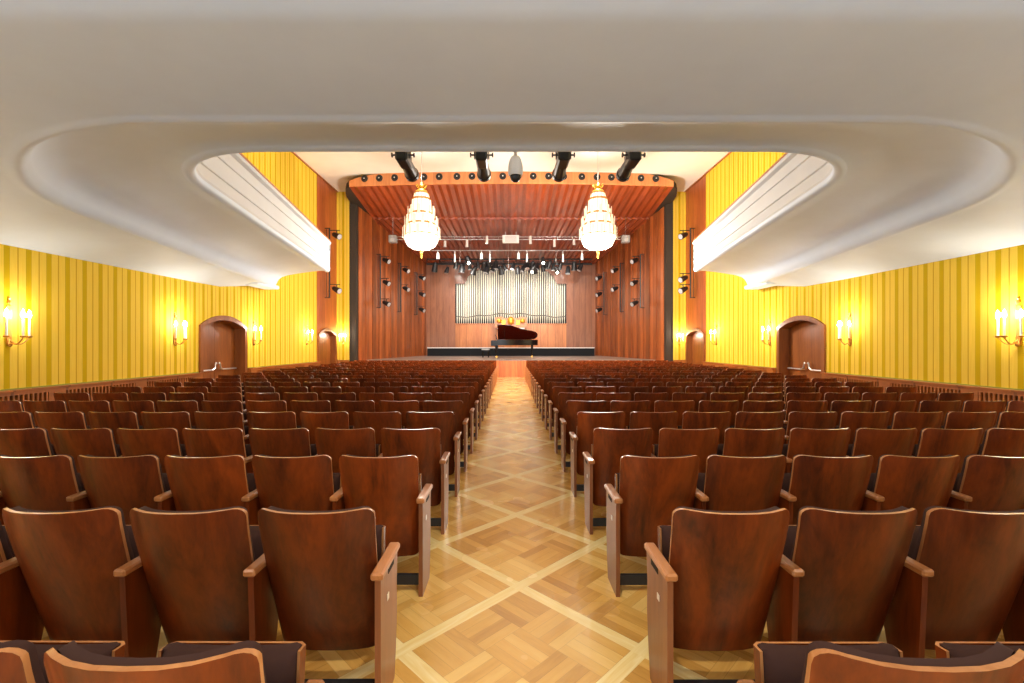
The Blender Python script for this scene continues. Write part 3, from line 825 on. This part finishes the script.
# plan outline: x along length, y across (0 = bass side far, negative = toward audience)
plan = [(.35, .75), (2.3, .75), (2.55, .66), (2.68, .42), (2.68, .2), (2.55, -.02), (2.3, -.15), (2.0, -.22), (1.7, -.34), (1.4, -.52), (1.1, -.68), (.8, -.75), (.35, -.75)]
b = MB(); b.prism(plan, .70, 1.02, 2); case = b.build('case', M['piano'], pn, True)
b = MB(); b.prism([(x * .96 + .05, y * .93) for x, y in plan], 1.0, 1.025, 2); b.build('soundboard', M['piano_in'], case)
b = MB(); b.bbox(0, -.75, .66, .36, .75, .80, .01); b.box(0, -.75, .80, .36, -.68, .98); b.box(0, .68, .80, .36, .75, .98); kb = b.build('keybed', M['piano'], pn)
b = MB(); b.box(.03, -.67, .80, .18, .67, .82); b.build('keyboard', M['ivory'], kb)
ang = math.radians(33); hy, hz = .75, 1.03
b = MB()
def lidp(x, y, t): d = hy - y; return (x, hy - d * math.cos(ang) - t * math.sin(ang) * 0, hz + d * math.sin(ang) + t)
top_ = [lidp(x, y, .03) for x, y in plan]; bt_ = [lidp(x, y, 0) for x, y in plan]; m_ = len(plan)
b.add(top_ + bt_, [tuple(range(m_)), tuple(range(m_, 2 * m_))[::-1]] + [(i, (i + 1) % m_, m_ + (i + 1) % m_, m_ + i) for i in range(m_)], 0); b.mi[1] = 1
ld = b.build('lid', [M['piano'], M['piano_lid']], pn)
b = MB(); b.cyl((.75, -.6, 1.02), lidp(.75, -.55, 0), .012); b.build('lid_prop', M['piano'], ld)
b = MB(); b.prism([(.30, 1.02), (.34, 1.02), (.26, 1.30), (.22, 1.30)], -.4, .4, 1); b.build('music_desk', M['piano'], pn)
for x, y in ((.3, -.62), (.3, .62), (2.35, .3)):
    b = MB(); b.cyl((x, y, .70), (x, y, .12), .075, .05, n=10); l = b.build('leg', M['piano'], pn, True)
    b = MB(); b.cyl((x, y - .03, .05), (x, y + .03, .05), .05, n=12); b.cyl((x, y, .12), (x, y, .05), .03); b.build('caster', M['gold'], l, True)
b = MB(); b.box(.33, -.12, .12, .37, .12, .16); b.box(.33, -.1, .12, .36, -.07, .7); b.box(.33, .07, .12, .36, .1, .7)
for y in (-.07, 0, .07): b.box(.2, y - .012, .08, .36, y + .012, .1)
b.build('pedal_lyre', M['piano'], pn)
st = thing('piano_bench', (at(485.8, 344, PYY)[0], PYY, STG), 'black padded bench in front of the piano keyboard', 'bench')
b = MB(); b.bbox(-.23, -.38, .42, .23, .38, .50, .03); b.build('seat', M['grey'], st)  # grey top stands in for a pale reflection on the black seat
b = MB(); b.box(-.18, -.37, .36, .18, .37, .42); b.build('frame', M['piano'], st)
for sx in (-.16, .16):
    for sy in (-.34, .34):
        b = MB(); b.cyl((sx, sy, .36), (sx, sy, 0), .03, .02, n=8); b.build('leg', M['piano'], st)

# ------------------------------------------------------------------ round spotlights in the canopy edge
pxs = [363.4, 378.7, 394.4, 409.7, 424.2, 439.5, 457.3, 472.3, 487.6, 502.9, 518.2, 533.1, 548.4, 563.4, 581.6, 596.9, 611.4, 626.3, 641.6, 656.9]
ds0 = None
for i, px in enumerate(pxs):
    X = -.06 + (px - 510) * 18.85 / F; Y = fy(X)
    if ds0 is None:
        root = bpy.data.objects.new('recessed_spotlight', None); COL.objects.link(root)
        b = MB(); b.cyl((0, .02, 0), (0, -.02, 0), .15, .14, n=24); b.build('housing', M['black'], root, True)
        b = MB(); b.cyl((0, -.02, 0), (0, -.05, 0), .085, .07, n=16); e = b.build('reflector', M['slot'], root, True)
        b = MB(); b.cyl((0, -.05, 0), (0, -.055, 0), .03, n=12); b.build('lamp_lens', M['lens'], e, True)
        ds0 = root; o = root
    else: o = copy_tree(ds0)
    o.location = (X, Y - .0, EYE + (344 - 177.3) * 18.85 / F); tag(o, 'round black spotlight in the canopy edge, %s from the left' % ORD[i], 'spotlight', 'round spotlights in the canopy edge')
    o.rotation_euler = (0, 0, math.atan(.015 * X))

# ------------------------------------------------------------------ spotlights and camera on the balcony front
def make_profile():
    root = bpy.data.objects.new('stage_spotlight', None); COL.objects.link(root)
    b = MB(); b.bbox(-.075, 0, -.08, .075, .32, .10, .02); b.cyl((0, .32, .0), (0, .62, -.02), .075, .09, n=16); b.cyl((0, .62, -.02), (0, .68, -.025), .10, n=16)
    b.box(-.06, .02, .1, .06, .25, .13); body = b.build('lamp_body', M['black'], root)
    for x in (-1, 1):
        k = MB(); k.cyl((x * .075, .12, .03), (x * .15, .12, .03), .012, n=8); k.cyl((x * .135, .12, .03), (x * .15, .12, .03), .03, n=10); k.build('knob', M['black'], body, True)
    k = MB(); k.cyl((0, .68, -.025), (0, .685, -.025), .085, n=16); k.build('lamp_lens', M['lens'], body)
    k = MB(); k.box(-.1, .1, -.02, -.085, .14, .22); k.box(.085, .1, -.02, .1, .14, .22); k.box(-.1, .1, .2, .1, .14, .22); k.box(-.02, -.2, .20, .02, .14, .22); k.build('yoke', M['black'], root)
    return root
pr0 = None
for i, (px, nm) in enumerate(((404, 'leftmost'), (482, 'second'), (563, 'third'), (632.5, 'rightmost'))):
    o = make_profile() if pr0 is None else copy_tree(pr0)
    pr0 = pr0 or o
    o.location = (-.06 + (px - 510) * 5.95 / F, 5.78, EYE + 2.42)
    tag(o, 'black stage spotlight hung on the balcony front, %s of the four' % (nm if 'most' in nm else nm + ' from left'), 'spotlight', 'black spotlights on the balcony front')
dc = thing('dome_camera', (at(515.5, 344, 5.98)[0], 5.98, EYE + 2.15), 'white teardrop dome camera hanging from the balcony front', 'camera')
b = MB(); b.lathe([(0, .30), (.03, .30), (.058, .305), (.08, .26), (.094, .2), (.1, .13), (.097, .09), (.085, .06), (0, .06)], n=20); b.build('housing', M['pale'], dc, True)
b = MB(); b.lathe([(.07, .06), (.068, .03), (.055, -.0), (.03, -.02), (0, -.025)], n=16); b.build('lens_dome', M['black'], dc, True)
b = MB(); b.box(-.02, -.29, .31, .02, .0, .33); b.build('bracket', M['pale'], dc)

# ------------------------------------------------------------------ wall light frames beside and on the stage
def small_spot(root, loc, aim, name='spot_head', big=1.0, mat=None):
    """a can light with a pale lens, as a part of root"""
    p = Vector(loc); d = Vector(aim).normalized()
    b = MB(); b.cyl(p - d * .13 * big, p + d * .12 * big, .075 * big, .10 * big, n=14); b.cyl(p - d * .18 * big, p - d * .13 * big, .05 * big, .075 * big, n=14)
    h = b.build(name, mat or M['black'], root, True)
    b = MB(); b.cyl(p + d * .12 * big, p + d * .125 * big, .085 * big, n=14); b.build('lamp_lens', M['lens'], h)
    return h
def ladder(px, y0, y1, Y, heads, side, label, cat='light stand', arms=None):
    s = -1 if side == 'left' else 1
    if Y is None: Y = 10.45 / (abs(px - 510 - s * 1) / F + .1643)
    X, _, zt_ = at(px, y0, Y); zb_ = at(px, y1, Y)[2]
    root = thing('wall_light_rack', (X, Y, zb_), label, 'light rack', 'light racks on the walls beside the stage')
    b = MB(); b.cyl((0, 0, 0), (0, 0, zt_ - zb_), .035, n=8); b.cyl((s * .13, .02, 0), (s * .13, .02, zt_ - zb_), .012, n=8)
    b.box(min(0, s * .2), -.02, zt_ - zb_ - .03, max(0, s * .2), .02, zt_ - zb_); b.box(min(0, s * .2), -.02, 0, max(0, s * .2), .02, .03)
    pole = b.build('rack_frame', M['black'], root)
    for hy in heads:
        z = at(px, hy, Y)[2] - zb_
        a = MB(); a.box(min(0, -s * .45), -.02, z + .22, max(0, -s * .45), .02, z + .25); a.cyl((-s * .32, 0, z + .22), (-s * .32, 0, z + .08), .02); a.build('bracket_arm', M['black'], root)
        small_spot(root, (-s * .34, -.05, z), (-s * .75, -.35, -.35), big=1.35)
    return root
# side walls of the stage: depths where the walls stand
for (px, y0, y1, heads, nm, Y) in ((380.4, 254, 308, (261, 283, 303.5), 'nearest the audience', None), (400.7, 263, 312, (270.5, 289), 'in the middle', None), (417, 272.5, 315, (278, 294.5, 310), 'nearest the organ', None)):
    for side in ('left', 'right'):
        p = px if side == 'left' else 1021 - px
        ladder(p, y0, y1, Y, heads, side, 'black rack of small spotlights on the %s stage wall, %s' % (side, nm))
ladder(329.5, 228, 298, 19.6, (236, 290), 'left', 'tall black rack with two spotlights on the timber pilaster, left')
ladder(690.5, 228, 298, 19.6, (236, 279, 290), 'right', 'tall black rack with three spotlights on the timber pilaster, right')

# ------------------------------------------------------------------ unseen fill lamps added under the rear balcony to brighten aisle and seats
for i, (x, y, lb) in enumerate(((0, 1.55, 'over the aisle above the camera'), (-2.6, .3, 'over the left seats behind the camera'), (2.6, .3, 'over the right seats behind the camera'))):
    z = EYE + (1.80 if i == 0 else 1.75)
    dl = thing('added_fill_lamp', (x, y, z), 'added round fill lamp in the balcony underside ' + lb, 'fill_lamp', 'added fill lamps under the rear balcony')
    q = MB(); q.lathe([(.07, .0), (.10, .0), (.10, .05), (0, .05), (0, .045), (.07, .04), (.07, 0)], n=20); q.build('housing', M['white'], dl, True)
    q = MB(); q.cyl((0, 0, .012), (0, 0, .045), .065, n=18); q.build('lamp', M['litlens'], dl, True)
    spot('fill_lamp', (x, y, z - .02), (x, y + (.9 if i == 0 else .5), 0), 200 if i == 0 else 70, 135, color=(1, .93, .82), radius=.07, blend=.9)

# ------------------------------------------------------------------ hanging stage lighting bars
def bar(Y, py, x0, x1, nm, label, hang, mat, pend=(), heads=(), thick=.03, wires=(), double=0.0):
    z = at(0, py, Y)[2]; X0 = at(x0, 0, Y)[0]; X1 = at(x1, 0, Y)[0]; cx = (X0 + X1) / 2
    root = thing(nm, (cx, Y, z), label, 'lighting bar')
    b = MB(); b.cyl((X0 - cx, 0, 0), (X1 - cx, 0, 0), thick, n=8)
    if double:
        b.cyl((X0 - cx, 0, double), (X1 - cx, 0, double), thick * .7, n=8)
        k = X0
        while k < X1: b.cyl((k - cx, 0, 0), (k - cx, 0, double), thick * .5, n=6); k += .8
    b.build('pipe', mat, root)
    for px in wires:
        w = MB(); X = at(px, 0, Y)[0]; w.cyl((X - cx, 0, 0), (X - cx, 0, sof(Y, 0) - z), .012, n=5); w.build('hanging_wire', M['steel'], root)
    for px, ya, yb, wpx in pend:
        X = at(px, 0, Y)[0]; za = at(0, ya, Y)[2] - z; zb = at(0, yb, Y)[2] - z; r = wpx * Y / F / 2
        q = MB(); q.cyl((X - cx, 0, 0), (X - cx, 0, za), .015, n=6); q.cyl((X - cx, 0, za), (X - cx, 0, zb), r * .8, r, n=12); h = q.build('lamp_can', M['pale'] if mat is M['steel'] else M['black'], root, True)
        q = MB(); q.cyl((X - cx, 0, zb), (X - cx, 0, zb - .01), r * .85, n=12); q.build('lamp_lens', M['lens'], h)
    for px, py2, lit in heads:
        X, _, zz = at(px, py2, Y)
        h = small_spot(root, (X - cx, -.05, zz - z), (random.uniform(-.5, .5), random.uniform(-.5, .6), -1), big=random.uniform(1.3, 2.0))
        q = MB(); q.cyl((X - cx, 0, 0), (X - cx, 0, zz - z), .02, n=6); q.build('clamp', M['black'], h)
        if lit:
            q = MB(); q.lathe([(0, -.09), (.06, -.06), (.08, 0), (.05, .06), (0, .07)], (X - cx, -.2, zz - z - .12), 10); q.build('lit_lamp', M['litlens'], h, True)
    return root
bar(24.6, 239.5, 395, 624, 'lighting_bar', 'front steel lighting bar with pale pendant lamps above the stage', 0, M['steel'],
    pend=[(445, 241, 247, 3), (467, 240, 247, 3), (487, 236, 244, 3), (530.5, 236, 244, 3), (554.5, 240, 247, 3), (574, 239, 245, 3)], wires=(452, 512, 565), double=.14)
bar(26.6, 250.5, 430, 592, 'lighting_bar', 'middle steel lighting bar with slim pendant lamps above the stage', 0, M['steel'],
    pend=[(438, 253, 259, 3.2), (455, 254, 262, 1.8), (481.5, 253, 259, 3), (490, 254, 262, 1.8), (518.5, 253, 259, 3), (527, 254, 262, 1.8), (563, 254, 262, 1.8), (582, 254, 260, 2.5)], wires=(470, 550))
hd = [(435, 268, 0), (456, 266, 0), (470, 267, 0), (487, 270, 0), (496, 266, 0), (505, 268, 0), (513, 267, 0), (523, 269, 0), (535, 270, 0), (546, 266, 0), (553, 268, 0), (560, 267, 0), (574, 267, 0), (447, 271, 0), (462, 269, 0), (463, 268, 0), (474, 271, 0), (478, 266, 0), (484, 267, 0), (489, 265, 0), (493, 269, 0), (501, 271, 0), (518, 271, 0), (527, 266, 0), (532, 266, 0), (537, 267, 0), (543, 269, 0), (549, 265, 0), (568, 271, 0), (580, 268, 0)]
rb = bar(28.6, 264, 427, 592, 'lighting_bar', 'rear black lighting truss crowded with dark spotlights above the organ', 0, M['black'], heads=hd, wires=(440, 508, 575), double=.3, thick=.07)
bar(27.6, 262, 440, 580, 'lighting_bar', 'short black lighting bar carrying two lit lamps over the stage', 0, M['black'], heads=[(469, 261.5, 1), (543, 261.5, 1), (557, 271, 1), (532, 270.5, 1)], wires=(480, 540))
b = MB(); X, Y, Z = at(502.6, 244.5, 24.5); X1 = at(519, 0, 24.5)[0]
pj = thing('hanging_box', ((X + X1) / 2, 24.18, Z), 'pale flat rectangular box hung from the front lighting bar', 'box')
b.bbox(-(X1 - X) / 2, -.1, 0, (X1 - X) / 2, .1, .42, .02); b.build('housing', M['pale'], pj)
b = MB(); zb2 = at(0, 239.5, 24.6)[2] - Z; b.box(-.3, -.02, .38, -.27, .02, .6); b.box(.27, -.02, .38, .3, .02, .6); b.box(-.3, .08, zb2 - .02, -.27, .37, zb2 + .02); b.box(.27, .08, zb2 - .02, .3, .37, zb2 + .02); b.build('hanger', M['steel'], pj)
b = MB()
for i in range(5): b.box(-.3, -.105, .07 + i * .06, .3, -.1, .09 + i * .06)
b.build('grille', M['grey'], pj)
for px, side in ((393, 'left'), (625.5, 'right')):
    X, Y, Z = at(px, 243, 22.8)
    hs = thing('hanging_speaker', (X, Y, Z), 'small grey loudspeaker hung on a wire at the %s of the stage' % side, 'loudspeaker', 'grey loudspeakers hung above the stage')
    b = MB(); b.bbox(-.2, -.15, 0, .2, .15, .38, .03); b.build('cabinet', M['grey'], hs)
    b = MB(); b.cyl((0, -.15, .13), (0, -.17, .13), .11, .09, n=16); b.cyl((0, -.15, .3), (0, -.165, .3), .05, n=12); b.build('speaker_cone', M['lens'], hs)
    b = MB(); b.cyl((0, 0, .38), (0, 0, sof(22.8, 0) - Z), .012, n=5); b.build('hanging_wire', M['steel'], hs)
# microphone wires over the stage
for px, py, lb in ((460, 262, 'left'), (508.5, 268, 'centre'), (556, 262, 'right')):
    X, Y, Z = at(px, py, 25.6); 
    m_ = thing('hanging_microphone', (X, Y, Z), 'thin hanging microphone over the %s of the stage' % lb, 'microphone', 'microphones hung over the stage')
    b = MB(); b.cyl((0, 0, 0), (0, 0, .2), .02, .025, n=8); b.build('capsule', M['grey'], m_); b = MB(); b.cyl((0, 0, .2), (0, 0, sof(25.6, 0) - Z + .12), .008, n=5); b.build('cable', M['steel'], m_)

# beams of the four balcony spotlights
for x in (-1.4, -.42, .62, 1.53):
    spot('balcony_beam', (x, 6.55, EYE + 2.4), (x * 2.2, 20.5, 1.2), 650, 62, radius=.08, blend=.9)
# stage working light from the bars
for x in (-4.2, -1.4, 1.4, 4.2):
    spot('stage_light', (x, 24.6, 7.1), (x * .9, 29.5, 2.5), 560, 110, radius=.3)
    spot('stage_light', (x, 24.2, 7.0), (x * 1.3, 23.0, 1), 380, 120, radius=.3)
for x in (-3, 0, 3):
    spot('organ_light', (x, 27.6, 6.15), (x, SB + .3, 4.6), 300, 100, radius=.2, color=(1, .95, .86))
